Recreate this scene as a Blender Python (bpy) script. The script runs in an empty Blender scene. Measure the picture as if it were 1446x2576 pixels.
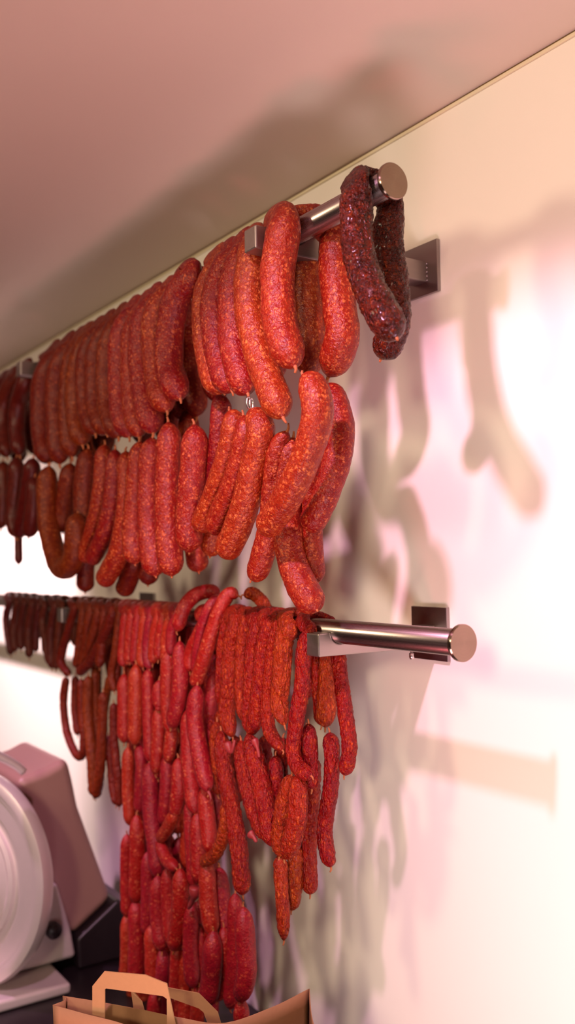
import bpy, bmesh, math, random
import numpy as np
from mathutils import Vector, Matrix, noise
random.seed(7)
scn = bpy.context.scene
COL = scn.collection

# ------------------------------------------------------------------ survey
# camera solved from the vanishing points of rails, brackets and ceiling edge
CX, CY, F = 723.0, 1288.0, 2350.35
def _ray(u, v): return np.array([u - CX, -(v - CY), -F])
_dy = _ray(-850, 1430); _dy /= np.linalg.norm(_dy)
_dx = _ray(4240, 1345); _dx /= np.linalg.norm(_dx)
_dz = np.cross(_dx, _dy)
ROT = np.array([_dx, _dy, _dz])
def at(u, v, axis, val):
    """survey a point of the photograph onto a plane x/y/z = val"""
    d = ROT @ _ray(u, v)
    return d * val / d[axis]

XW = 1.035                      # the right wall
ZC = 0.7187                     # the ceiling
ZT = -0.93                      # worktop
ZF = -1.78                      # floor
RR = 0.0175                     # rail radius
UP = dict(x=0.771, z=0.4795, y0=0.9006, y1=3.6)
LO = dict(x=0.838, z=-0.1105, y0=0.865, y1=3.6)

# ------------------------------------------------------------------ helpers
def link(o, parent=None):
    COL.objects.link(o)
    if parent is not None:
        o.parent = parent
    return o
def mesh_obj(name, verts, faces, mat, parent=None, smooth=True):
    me = bpy.data.meshes.new(name)
    me.from_pydata([tuple(v) for v in verts], [], faces)
    me.validate(); me.update()
    if smooth:
        me.polygons.foreach_set('use_smooth', [True] * len(me.polygons))
    me.materials.append(mat)
    return link(bpy.data.objects.new(name, me), parent)
def bm_obj(name, bm, mat, parent=None, smooth=False, loc=None):
    bmesh.ops.recalc_face_normals(bm, faces=bm.faces)
    me = bpy.data.meshes.new(name)
    bm.to_mesh(me); bm.free()
    if smooth:
        me.polygons.foreach_set('use_smooth', [True] * len(me.polygons))
    me.materials.append(mat)
    o = bpy.data.objects.new(name, me)
    if loc is not None: o.location = loc
    return link(o, parent)
def empty(name, loc):
    o = bpy.data.objects.new(name, None); o.location = loc; o.empty_display_size = .02
    return link(o)
def tag(o, label, cat, group=None):
    o['label'] = label; o['category'] = cat
    if group: o['group'] = group
    return o
def box_bm(x0, x1, y0, y1, z0, z1, bevel=0, seg=2):
    bm = bmesh.new()
    bmesh.ops.create_cube(bm, size=1)
    for v in bm.verts:
        v.co = Vector(((x0 + x1) / 2 + v.co.x * (x1 - x0), (y0 + y1) / 2 + v.co.y * (y1 - y0), (z0 + z1) / 2 + v.co.z * (z1 - z0)))
    if bevel:
        bmesh.ops.bevel(bm, geom=list(bm.edges), offset=bevel, segments=seg, affect='EDGES', profile=.5)
    return bm
def lathe_bm(profile, axis='Y', n=64):
    """profile: list of (radius, height); closed solid of revolution"""
    bm = bmesh.new(); rings = []
    for r, h in profile:
        if r < 1e-6:
            rings.append([bm.verts.new((0, 0, h))])
        else:
            rings.append([bm.verts.new((r * math.cos(2 * math.pi * k / n), r * math.sin(2 * math.pi * k / n), h)) for k in range(n)])
    for a, b in zip(rings[:-1], rings[1:]):
        if len(a) == 1 and len(b) == 1: continue
        for k in range(n):
            k2 = (k + 1) % n
            if len(a) == 1: bm.faces.new((a[0], b[k], b[k2]))
            elif len(b) == 1: bm.faces.new((a[k], a[k2], b[0]))
            else: bm.faces.new((a[k], a[k2], b[k2], b[k]))
    if axis == 'Y':
        bm.transform(Matrix.Rotation(math.radians(90), 4, 'X'))     # +z -> -y
    return bm
def resample(pts, step, closed=False):
    """Catmull-Rom through pts, then even spacing"""
    P = [Vector(p) for p in pts]
    if len(P) == 2:
        P = [P[0], P[0].lerp(P[1], .5), P[1]]
    Q = [P[0] * 2 - P[1]] + P + [P[-1] * 2 - P[-2]]
    dense = []
    for i in range(1, len(Q) - 2):
        p0, p1, p2, p3 = Q[i - 1], Q[i], Q[i + 1], Q[i + 2]
        for k in range(16):
            t = k / 16
            dense.append(.5 * ((2 * p1) + (p2 - p0) * t + (2 * p0 - 5 * p1 + 4 * p2 - p3) * t * t + (3 * p1 - p0 - 3 * p2 + p3) * t ** 3))
    dense.append(P[-1])
    s = [0.0]
    for a, b in zip(dense[:-1], dense[1:]): s.append(s[-1] + (b - a).length)
    L = s[-1]; n = max(4, int(round(L / step)))
    out = []; j = 0
    for k in range(n + 1):
        t = L * k / n
        while j < len(s) - 2 and s[j + 1] < t: j += 1
        d = s[j + 1] - s[j]
        out.append(dense[j].lerp(dense[j + 1], 0 if d < 1e-9 else min(1, max(0, (t - s[j]) / d))))
    return out, L
def frames(C):
    n = len(C); T = []
    for i in range(n):
        t = C[min(i + 1, n - 1)] - C[max(i - 1, 0)]
        T.append(t.normalized())
    a = Vector((0, 1, 0)); 
    if abs(T[0].dot(a)) > .9: a = Vector((1, 0, 0))
    N = [(a - T[0] * a.dot(T[0])).normalized()]
    for i in range(1, n):
        v = N[-1] - T[i] * N[-1].dot(T[i])
        N.append(v.normalized())
    return T, N
def tube_mesh(name, pts, rad, mat, parent=None, nseg=8, step=.003):
    C, L = resample(pts, step); T, N = frames(C)
    V = []; Fc = []
    for i, c in enumerate(C):
        b = T[i].cross(N[i]); r = rad(i / (len(C) - 1)) if callable(rad) else rad
        for k in range(nseg):
            a = 2 * math.pi * k / nseg
            V.append(c + (N[i] * math.cos(a) + b * math.sin(a)) * r)
    for i in range(len(C) - 1):
        for k in range(nseg):
            k2 = (k + 1) % nseg
            Fc.append((i * nseg + k, i * nseg + k2, (i + 1) * nseg + k2, (i + 1) * nseg + k))
    Fc.append(tuple(range(nseg))[::-1]); Fc.append(tuple((len(C) - 1) * nseg + k for k in range(nseg)))
    return mesh_obj(name, V, Fc, mat, parent)

# ------------------------------------------------------------------ materials
class NT:
    def __init__(s, name):
        s.m = bpy.data.materials.new(name); s.m.use_nodes = True
        s.t = s.m.node_tree; s.n = s.t.nodes; s.n.clear()
        s.out = s.n.new('ShaderNodeOutputMaterial'); s.b = s.n.new('ShaderNodeBsdfPrincipled')
        s.t.links.new(s.b.outputs[0], s.out.inputs[0])
    def N(s, typ, **kw):
        n = s.n.new(typ)
        for k, v in kw.items():
            if k.startswith('_'): setattr(n, k[1:], v)
            else: n.inputs[k.replace('__', ' ')].default_value = v
        return n
    def L(s, a, b): s.t.links.new(a, b)
    def math(s, op, a, b=None):
        n = s.n.new('ShaderNodeMath'); n.operation = op
        for i, x in enumerate((a, b)):
            if x is None: continue
            if hasattr(x, 'links') or hasattr(x, 'is_linked'): s.L(x, n.inputs[i])
            else: n.inputs[i].default_value = x
        return n.outputs[0]
    def ramp(s, fac, stops):
        n = s.n.new('ShaderNodeValToRGB'); e = n.color_ramp.elements
        while len(e) < len(stops): e.new(.5)
        for k, (p, c) in enumerate(stops):
            e[k].position = p; e[k].color = (c[0], c[1], c[2], 1) if not isinstance(c, (int, float)) else (c, c, c, 1)
        s.L(fac, n.inputs[0]); return n.outputs[0]
    def mix(s, fac, a, b):
        n = s.n.new('ShaderNodeMix'); n.data_type = 'RGBA'
        for i, x in ((0, fac), (6, a), (7, b)):
            if hasattr(x, 'is_linked'): s.L(x, n.inputs[i])
            else: n.inputs[i].default_value = x if i == 0 else (x[0], x[1], x[2], 1)
        return n.outputs[2]

def sausage_mat(name, lean, lean2, fat, dark, fatscale, fatamt, rough, bump, lump=.5, darkamt=.35, stretch=1.0, coat=0.0, spec=.22):
    g = NT(name)
    tc = g.N('ShaderNodeTexCoord'); oi = g.N('ShaderNodeObjectInfo')
    off = g.math('MULTIPLY', oi.outputs['Random'], 37.0)
    cmb = g.N('ShaderNodeCombineXYZ'); g.L(off, cmb.inputs[0]); g.L(off, cmb.inputs[1])
    va = g.N('ShaderNodeVectorMath', _operation='ADD'); g.L(tc.outputs['Object'], va.inputs[0]); g.L(cmb.outputs[0], va.inputs[1])
    mp = g.N('ShaderNodeMapping'); mp.inputs['Scale'].default_value = (1, 1, stretch); g.L(va.outputs[0], mp.inputs[0])
    # warped coordinates so flecks are irregular
    wn = g.N('ShaderNodeTexNoise', Scale=fatscale * .9, Detail=2.0); g.L(mp.outputs[0], wn.inputs['Vector'])
    ws = g.N('ShaderNodeVectorMath', _operation='SCALE'); g.L(wn.outputs['Color'], ws.inputs[0]); ws.inputs['Scale'].default_value = 2.0 / fatscale
    wa = g.N('ShaderNodeVectorMath', _operation='ADD'); g.L(mp.outputs[0], wa.inputs[0]); g.L(ws.outputs[0], wa.inputs[1])
    vo = g.N('ShaderNodeTexVoronoi', Scale=fatscale); g.L(wa.outputs[0], vo.inputs['Vector'])
    cellr = g.N('ShaderNodeSeparateColor'); g.L(vo.outputs['Color'], cellr.inputs[0])
    edge = g.ramp(vo.outputs['Distance'], [(.22, .85), (.62, 0.0)])
    pick = g.ramp(cellr.outputs[0], [(max(0, 1 - fatamt - .12), 0.0), (min(1, 1 - fatamt + .12), 1.0)])
    vf = g.N('ShaderNodeTexVoronoi', Scale=fatscale * 2.3); g.L(wa.outputs[0], vf.inputs['Vector'])
    cell2 = g.N('ShaderNodeSeparateColor'); g.L(vf.outputs['Color'], cell2.inputs[0])
    e2 = g.ramp(vf.outputs['Distance'], [(.2, .55), (.45, 0.0)])
    p2 = g.ramp(cell2.outputs[1], [(max(0, 1 - fatamt * 1.1 - .1), 0.0), (min(1, 1 - fatamt * 1.1 + .1), 1.0)])
    fm = g.math('MAXIMUM', g.math('MULTIPLY', edge, pick), g.math('MULTIPLY', e2, p2))
    n1 = g.N('ShaderNodeTexNoise', Scale=70.0, Detail=3.0, Roughness=.6); g.L(mp.outputs[0], n1.inputs['Vector'])
    c = g.mix(g.ramp(n1.outputs['Fac'], [(.35, 0.0), (.62, 1.0)]), lean, lean2)
    n3 = g.N('ShaderNodeTexNoise', Scale=fatscale * .28, Detail=2.0); g.L(va.outputs[0], n3.inputs['Vector'])
    fatc = g.mix(g.ramp(n3.outputs['Fac'], [(.35, 0.0), (.65, 1.0)]), fat, tuple(.45 * a + .55 * b for a, b in zip(fat, lean2)))
    c = g.mix(fm, c, fatc)
    n2 = g.N('ShaderNodeTexNoise', Scale=fatscale * 1.6, Detail=3.0, Roughness=.6); g.L(va.outputs[0], n2.inputs['Vector'])
    c = g.mix(g.math('MULTIPLY', g.ramp(n2.outputs['Fac'], [(.50, 0.0), (.68, 1.0)]), darkamt), c, dark)
    # slight difference from one sausage to the next
    hs = g.N('ShaderNodeHueSaturation'); g.L(c, hs.inputs['Color'])
    g.L(g.math('ADD', g.math('MULTIPLY', oi.outputs['Random'], .34), .84), hs.inputs['Value'])
    g.L(g.math('ADD', g.math('MULTIPLY', oi.outputs['Random'], .016), .492), hs.inputs['Hue'])
    g.L(hs.outputs[0], g.b.inputs['Base Color'])
    rn = g.N('ShaderNodeTexNoise', Scale=90.0, Detail=2.0); g.L(va.outputs[0], rn.inputs['Vector'])
    g.L(g.math('ADD', g.math('MULTIPLY', rn.outputs['Fac'], .25), rough - .12), g.b.inputs['Roughness'])
    g.b.inputs['Specular IOR Level'].default_value = spec
    g.b.inputs['Coat Weight'].default_value = coat
    g.b.inputs['Coat Roughness'].default_value = .15
    # skin: fat lumps, fine wrinkles
    wr = g.N('ShaderNodeTexNoise', Scale=260.0, Detail=3.0, Roughness=.6, Distortion=.8); g.L(mp.outputs[0], wr.inputs['Vector'])
    mid = g.N('ShaderNodeTexNoise', Scale=110.0, Detail=2.0, Distortion=1.0); g.L(mp.outputs[0], mid.inputs['Vector'])
    h = g.math('ADD', g.math('MULTIPLY', wr.outputs['Fac'], .6), g.math('MULTIPLY', mid.outputs['Fac'], .9))
    h = g.math('ADD', h, g.math('MULTIPLY', g.ramp(vo.outputs['Distance'], [(.1, 1.0), (.75, 0.0)]), lump))
    bp = g.N('ShaderNodeBump', Strength=bump, Distance=.0022); g.L(h, bp.inputs['Height'])
    g.L(bp.outputs[0], g.b.inputs['Normal'])
    return g.m
def S(r, g, b):     # sRGB 0-255 to linear
    f = lambda c: (c / 255 / 12.92) if c / 255 <= .04045 else ((c / 255 + .055) / 1.055) ** 2.4
    return (f(r), f(g), f(b))
M = {}
M['red']    = sausage_mat('red_casing', S(116, 9, 9), S(132, 26, 9), S(202, 104, 56), S(46, 3, 5), 205, .38, .37, .60, spec=.30)
M['russet'] = sausage_mat('russet_casing', S(90, 17, 7), S(106, 33, 8), S(153, 71, 33), S(42, 4, 4), 165, .34, .42, .45)
M['dark']   = sausage_mat('dark_casing', S(47, 5, 3), S(77, 13, 4), S(127, 45, 14), S(5, 1, 1), 190, .25, .18, 1.0, 1.3, .9, coat=.12)
M['maroon'] = sausage_mat('maroon_casing', S(70, 13, 12), S(82, 18, 13), S(94, 28, 18), S(44, 7, 9), 120, .12, .36, .2)
M['wrink']  = sausage_mat('wrinkled_casing', S(120, 10, 7), S(138, 27, 7), S(192, 80, 26), S(42, 3, 3), 270, .34, .38, 1.0, .8, .55, stretch=.45)
M['crim']   = sausage_mat('crimson_casing', S(138, 8, 15), S(148, 20, 19), S(194, 96, 62), S(70, 3, 10), 190, .22, .42, .50, .45, .4, spec=.34)
M['brown']  = sausage_mat('brown_casing', S(97, 23, 7), S(111, 35, 8), S(136, 52, 19), S(47, 8, 4), 240, .2, .42, .6, .7, .5, stretch=.4)
M['umber']  = sausage_mat('umber_casing', S(70, 17, 11), S(82, 24, 14), S(96, 38, 20), S(38, 9, 8), 220, .12, .44, .5, .6, .4, stretch=.4)

def simple(name, col, rough=.5, metal=0, noise_amt=0, scale=30, bump=0, spec=.5):
    g = NT(name)
    g.b.inputs['Roughness'].default_value = rough; g.b.inputs['Metallic'].default_value = metal
    g.b.inputs['Specular IOR Level'].default_value = spec
    tc = g.N('ShaderNodeTexCoord')
    n = g.N('ShaderNodeTexNoise', Scale=float(scale), Detail=4.0); g.L(tc.outputs['Object'], n.inputs['Vector'])
    c2 = tuple(max(0, x * (1 - noise_amt)) for x in col)
    g.L(g.mix(n.outputs['Fac'], col, c2), g.b.inputs['Base Color'])
    if bump:
        b = g.N('ShaderNodeBump', Strength=bump, Distance=.001); g.L(n.outputs['Fac'], b.inputs['Height']); g.L(b.outputs[0], g.b.inputs['Normal'])
    return g.m
def brushed(name, col, rough, axis_scale, aniso=0.0, radial=None, rot=0.0):
    g = NT(name)
    g.b.inputs['Metallic'].default_value = 1.0
    tc = g.N('ShaderNodeTexCoord'); mp = g.N('ShaderNodeMapping'); mp.inputs['Scale'].default_value = axis_scale
    g.L(tc.outputs['Object'], mp.inputs[0])
    n = g.N('ShaderNodeTexNoise', Scale=1.0, Detail=5.0, Roughness=.7)
    if radial:
        # turned face: fine concentric rings about the object's axis
        sp = g.N('ShaderNodeSeparateXYZ'); g.L(tc.outputs['Object'], sp.inputs[0])
        r = g.math('SQRT', g.math('ADD', g.math('MULTIPLY', sp.outputs[0], sp.outputs[0]), g.math('MULTIPLY', sp.outputs[2], sp.outputs[2])))
        cb = g.N('ShaderNodeCombineXYZ'); g.L(g.math('MULTIPLY', r, radial), cb.inputs[0]); g.L(cb.outputs[0], n.inputs['Vector'])
        tg = g.N('ShaderNodeTangent'); tg.direction_type = 'RADIAL'; tg.axis = 'Y'
        g.L(tg.outputs[0], g.b.inputs['Tangent'])
    else:
        g.L(mp.outputs[0], n.inputs['Vector'])
    g.b.inputs['Anisotropic'].default_value = aniso; g.b.inputs['Anisotropic Rotation'].default_value = rot
    c2 = tuple(x * (.5 if radial else .78) for x in col)
    g.L(g.mix(n.outputs['Fac'], c2, col), g.b.inputs['Base Color'])
    g.L(g.math('ADD', g.math('MULTIPLY', n.outputs['Fac'], .16), rough - .08), g.b.inputs['Roughness'])
    b = g.N('ShaderNodeBump', Strength=.12, Distance=.0004); g.L(n.outputs['Fac'], b.inputs['Height']); g.L(b.outputs[0], g.b.inputs['Normal'])
    return g.m
M['wall'] = simple('wall_paint', S(242, 234, 224), .38, 0, .02, 6, .03)
M['ceil'] = simple('ceiling_paint', S(222, 205, 192), .6, 0, .03, 5, .02)
M['trim'] = simple('caulk_strip', S(226, 212, 180), .5, 0, .05, 40)
M['joint'] = simple('joint_gap', S(120, 90, 55), .8)
M['panel'] = simple('shop_panelling', S(96, 66, 52), .5, 0, .2, 3)
M['floor'] = simple('floor_tile', S(120, 100, 90), .5, 0, .2, 12)
M['tube'] = brushed('brushed_tube', S(164, 150, 146), .27, (900, 3, 900))
M['cap'] = brushed('turned_cap', S(164, 142, 126), .24, (1, 1, 1), .9, radial=1100, rot=.25)
M['plate'] = brushed('brushed_plate', S(168, 158, 156), .36, (8, 600, 600))
M['arm'] = brushed('satin_bar', S(176, 164, 160), .42, (6, 300, 300))
M['cord'] = simple('casing_string', S(176, 96, 52), .7, 0, .3, 300, .3)
M['flap'] = simple('casing_flap', S(150, 44, 46), .45, 0, .3, 200, .3)
M['clip'] = simple('clip_wire', S(225, 222, 218), .25, 1)
M['kraft'] = simple('kraft_paper', S(156, 116, 82), .75, 0, .14, 160, .12, .3)
M['kraft2'] = simple('kraft_handle', S(160, 124, 82), .75, 0, .12, 200, .1, .3)
M['black'] = simple('black_worktop', S(30, 22, 26), .35, 0, .2, 40)
M['alu'] = simple('cast_aluminium', S(206, 196, 192), .42, .35, .08, 60)
M['alu_matt'] = simple('grey_enamel', S(150, 116, 106), .45, 0, .04, 12)
M['steel'] = simple('satin_steel', S(222, 214, 208), .34, .55, .05, 60)
M['bake'] = simple('dark_knob', S(34, 28, 30), .4)

# ------------------------------------------------------------------ sausages
KIND = {   # lumps: (frequency, amplitude as share of radius) ; wrinkle: lengthwise creases
    'red':    dict(step=4.2, n=30, lumps=((60, .045), (140, .035), (260, .016)), crease=.02, name='thick_sausage'),
    'russet': dict(step=4.2, n=28, lumps=((60, .045), (140, .035), (260, .016)), crease=.02, name='thick_sausage'),
    'dark':   dict(step=8.0, n=48, lumps=((70, .06), (190, .085), (380, .05)), crease=.04, name='dried_sausage'),
    'maroon': dict(step=4.0, n=24, lumps=((40, .05), (90, .03)), crease=.02, name='thick_sausage'),
    'wrink':  dict(step=6.0, n=30, lumps=((70, .08), (170, .10), (340, .07)), crease=.13, name='thin_sausage'),
    'crim':   dict(step=4.2, n=24, lumps=((60, .045), (150, .03)), crease=.03, name='thin_sausage'),
    'brown':  dict(step=4.5, n=24, lumps=((70, .08), (170, .10)), crease=.13, name='thin_sausage'),
    'umber':  dict(step=4.0, n=20, lumps=((70, .06), (150, .06)), crease=.08, name='thin_sausage'),
}
ALL = []
def sausage(pts, r, kind, group, tie_end=1, tie_start=0, label=None, taper=(1.5, 1.5), thin=None, look=None, over=None):
    """one sausage: tube along pts, rounded pinched ends, lumpy skin; its string ends are children"""
    K = KIND[kind]
    C, L = resample(pts, r / K['step'])
    o0 = C[0].copy()
    C = [c - o0 for c in C]
    T, N = frames(C)
    n = len(C); ns = K['n']; seed = Vector((random.random() * 90, random.random() * 90, random.random() * 90))
    V = []; Fc = []
    fat = random.uniform(-.05, .05)
    for i in range(n):
        s = L * i / (n - 1)
        d0, d1 = s / (r * taper[0]), (L - s) / (r * taper[1])
        e = 1.0
        for d in (max(0.0, d0), max(0.0, d1)):
            if d < 1: e *= max(.10, (1 - (1 - d) ** 2.2) ** .62)
        w = 1 + fat + .06 * noise.noise(seed + Vector((s * 22, 0, 0)))
        if thin: w *= thin(s / L)
        b = T[i].cross(N[i]); c = C[i]
        rad_dir = None
        if over:        # pressed flat where it lies on the tube
            w0 = c + o0; zz = (w0.z - over['z']) / (RR + .5 * r)
            if zz > -over['low']:
                q = min(1, max(0, (zz + over['low']) / 1.6)); q = q * q * (3 - 2 * q)
                rad_dir = Vector((w0.x - over['x'], 0, w0.z - over['z'])).normalized()
                sq = 1 - q * over['press']
        for k in range(ns):
            a = 2 * math.pi * k / ns
            ca, sa = math.cos(a), math.sin(a)
            dirv = N[i] * ca + b * sa
            p = c + dirv * r
            q = p + seed
            h = 0.0
            for fr, am in K['lumps']: h += am * noise.noise(q * fr)
            h -= K['crease'] * (max(0, noise.noise(Vector((ca * 2.2, sa * 2.2, s * 14)) + seed) - .05) ** 1.0) * 1.4
            d_ = dirv * (r * e * w * (1 + h * (e if e < .6 else 1)))
            if rad_dir is not None:
                m_ = d_.dot(rad_dir); d_ = d_ - rad_dir * m_ * (1 - sq); d_.y *= 1 + .10 * (1 - sq) / .44
            V.append(c + d_)
    for i in range(n - 1):
        for k in range(ns):
            k2 = (k + 1) % ns
            Fc.append((i * ns + k, i * ns + k2, (i + 1) * ns + k2, (i + 1) * ns + k))
    V.append(C[0] - T[0] * r * .08); V.append(C[-1] + T[-1] * r * .08)
    a, bq = len(V) - 2, len(V) - 1
    for k in range(ns):
        k2 = (k + 1) % ns
        Fc.append((a, k2, k)); Fc.append((bq, (n - 1) * ns + k, (n - 1) * ns + k2))
    o = mesh_obj(K['name'], V, Fc, M[kind])
    o.location = o0
    for flag, P, t in ((tie_end, C[-1], T[-1]), (tie_start, C[0], -T[0])):
        if not flag: continue
        ln = flag if isinstance(flag, float) else .005 + r * .18
        g = Vector((random.uniform(-.3, .3), random.uniform(-.3, .3), 0)) * ln
        down = Vector((0, 0, -1)) if t.z < 0 else Vector((0, 0, 1))
        q = [P - t * r * .25, P + t * ln * .4, P + (t * .4 + down * .6) * ln + g]
        tube_mesh('string_tie', q, lambda x, rr=r: rr * (.13 - .08 * x) + .0004, M['cord'], o, 7, .0015)
    ALL.append((o, group, kind, label, look))
    return o
def front(R, u, v, r, dx=0.0):
    return at(u, v, 0, R['x'] - (RR + r) + dx)
def y_on_rail(R, u):
    """distance along the rail of the crest point seen at photo column u"""
    lo, hi = .5, 6.0
    for _ in range(40):
        m = (lo + hi) / 2
        q = ROT.T @ np.array([R['x'], m, R['z'] + RR])
        if CX + F * q[0] / -q[2] > u: lo = m
        else: hi = m
    return (lo + hi) / 2
def drape(R, px, r, kind, group, back=None, blen=None, dx=0.0, crest=None, press=.44, az=.38, tuck=0.0, **kw):
    """a sausage bent over the rail: front leg surveyed, bend round the tube, back leg"""
    P = [front(R, p[0], p[1], r, dx + (p[2] if len(p) > 2 else 0)) for p in px]
    y0 = P[0][1]
    if tuck: az = .38 - .2 * tuck
    if crest is None: crest = 14 * r / .0245
    P = [p for p in P if p[2] < R['z'] - .012 - .026 * tuck]
    A = RR + r * .9; Af = RR + r * (.9 - .5 * tuck); Ab = RR + r * .55; Az = RR + r * az
    yc = y_on_rail(R, px[0][0] + crest * 1.35 / max(.5, y0 + .15))
    cz = R['z']
    if back:
        B = [at(p[0], p[1], 0, R['x'] + A + (p[2] if len(p) > 2 else 0)) for p in back]
        B = [b for b in B if b[2] < R['z'] + .004]
    else:
        bl = blen or (cz - P[-1][2]) * random.uniform(.82, 1.05)
        j = random.uniform(-.012, .012); k = random.uniform(-.006, .02)
        B = [Vector((R['x'] + A + k * t, yc + j * t, cz - bl * t)) for t in (.22, .5, .8, 1)]
    arc = []
    for t in np.linspace(math.pi * .10, math.pi, 9):      # from behind, over the crest, to the front
        ax = Ab if t < math.pi / 2 else Af
        w_ = 0 if t < math.pi / 2 else 1 - math.sin(t)
        yy = yc + (B[0][1] - yc) * (1 - math.sin(t)) ** .6 if t < math.pi / 2 else yc * (1 - w_) + y0 * w_
        arc.append(Vector((R['x'] + ax * math.cos(t), yy, cz + Az * math.sin(t))))
    path = [Vector(b) for b in reversed(B)] + arc + [Vector(p) for p in P]
    kw.setdefault('tie_start', 1)
    return sausage(path, r, kind, group, over=dict(R, press=press, low=.8 + .7 * tuck), **kw)
def hang(R, px, r, kind, group, dx=0.0, **kw):
    P = [Vector(front(R, p[0], p[1], r, dx + (p[2] if len(p) > 2 else 0))) for p in px]
    if kind == 'crim':          # links meet end to end
        P[0] = P[0] + (P[0] - P[1]).normalized() * .006; P[-1] = P[-1] + (P[-1] - P[-2]).normalized() * .006
    kw.setdefault('tie_start', 1); kw.setdefault('tie_end', 1)
    return sausage(P, r, kind, group, **kw)

GU, GU2 = 'thick sausages draped over the upper rail', 'thick sausages linked below the upper rail row'
GM, GM2 = 'maroon sausages at the far end of the upper rail', 'maroon sausages in the far lower row'
# ---- upper rail, draped row
drape(UP, [(883, 505), (898, 607), (921, 701), (962, 788), (998, 850)], .0222, 'dark', 'x', crest=30, press=.58, tuck=.6, back=[(981, 508), (976, 622), (990, 720), (992, 820), (958, 903)],
      tie_end=.004, tie_start=.004, label='dark nearly black wrinkled dried sausage draped beside the upper rail end cap', taper=(1.1, 1.3))
R1 = drape(UP, [(711, 600), (698, 682), (702, 795), (716, 860), (742, 922)], .0262, 'red', GU, back=[(842, 591), (845, 680), (853, 770), (860, 852), (826, 948)],
      label='bright red thick sausage draped on the rail just in front of the upper bracket')
for u in [
    ([(634, 643), (628, 767), (653, 892), (682, 975), (712, 1050)], .0240, [(768, 640), (775, 740), (781, 850), (776, 950)]),
    ([(607, 622), (588, 726), (588, 850), (605, 940), (623, 990)], .0240, None),
    ([(572, 643), (541, 747), (545, 850), (564, 940), (583, 982)], .0240, None),
    ([(546, 651), (521, 747), (520, 850), (536, 940), (560, 982)], .0235, None),
    ([(472, 690), (445, 747), (426, 850), (428, 933), (453, 1003)], .0250, None),
    ([(410, 730), (393, 790), (390, 874), (400, 970), (420, 1035)], .0245, None),
    ([(376, 760), (362, 810), (356, 900), (366, 990), (385, 1090)], .0245, None),
    ([(352, 775), (338, 840), (333, 930), (338, 1020), (350, 1100)], .0240, None),
    ([(322, 800), (308, 850), (304, 930), (308, 1020), (325, 1100)], .0250, None),
    ([(290, 815), (276, 870), (272, 940), (276, 1020), (298, 1100)], .0250, None),
    ([(262, 830), (246, 890), (242, 960), (248, 1030), (268, 1090)], .0240, None),
    ([(236, 850), (222, 890), (216, 960), (222, 1030), (240, 1092)], .0245, None),
    ([(210, 868), (200, 910), (192, 980), (194, 1050), (208, 1120)], .0240, None),
    ([(190, 880), (182, 920), (176, 990), (176, 1080), (182, 1150)], .0240, None),
    ([(160, 892), (146, 940), (142, 1000), (146, 1090), (150, 1168)], .0265, None),
    ([(122, 915), (110, 960), (106, 1020), (110, 1100), (122, 1165)], .0265, None),
]:
    u0 = u[0][0][0]
    kw = dict(press=.55, tuck=.5) if u0 > 500 else dict(press=.48, tuck=.3) if u0 > 440 else dict(press=random.uniform(.62, .76), tuck=1.0)
    drape(UP, u[0], u[1], 'russet' if u0 < 300 else 'red', GU, back=u[2], **kw)
for u in [([(62, 965), (47, 1010), (42, 1070), (50, 1146)], .0215), ([(26, 968), (10, 1010), (8, 1080), (18, 1150)], .0215),
          ([(4, 985), (-18, 1030), (-20, 1090), (-10, 1150)], .0215)]:
    drape(UP, u[0], u[1], 'maroon', GM, press=.6, tuck=.8)
# ---- upper rail, linked row below
hang(UP, [(762, 942, -.005), (787, 975), (798, 1044), (770, 1147), (722, 1251), (662, 1340)], .0215, 'red', GU2, dx=-.018, tie_start=.006, tie_end=.003,
     label='thick red sausage slanting down left in front, tied below the bracket sausage', taper=(1.6, 1.1))
hang(UP, [(822, 968, .074), (842, 1010, .074), (857, 1080, .07), (846, 1165, .06), (812, 1262, .05), (773, 1335, .045)], .0205, 'red', GU2, tie_end=.003,
     label='rightmost red sausage of the linked row, curving beside the wall shadow', taper=(1.6, 1.1))
hang(UP, [(722, 1085), (702, 1130), (688, 1230), (678, 1330), (652, 1425), (634, 1455)], .0180, 'red', GU2, dx=.016, tie_start=.012,
     label='wrinkled short red sausage whose tip shows left below the slanting one', taper=(2.6, 1.5))
hang(UP, [(738, 1100), (722, 1220), (724, 1330), (734, 1407), (760, 1476), (797, 1534)], .0215, 'red', GU2, dx=.034,
     label='long red sausage whose tip almost touches the lower rail', taper=(1.5, 1.1), tie_end=.003)
hang(UP, [(800, 1100), (784, 1250), (784, 1355), (794, 1470)], .0165, 'red', GU2, dx=.06, tie_end=.003,
     label='shaded sausage behind the long one above the lower rail')
T7 = hang(UP, [(632, 1032), (656, 1080), (640, 1165), (622, 1251), (596, 1330), (563, 1400)], .0215, 'red', GU2, dx=0, tie_start=.012, tie_end=.003,
     label='thick red linked sausage under the white clip', taper=(1.8, 1.1))
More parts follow.
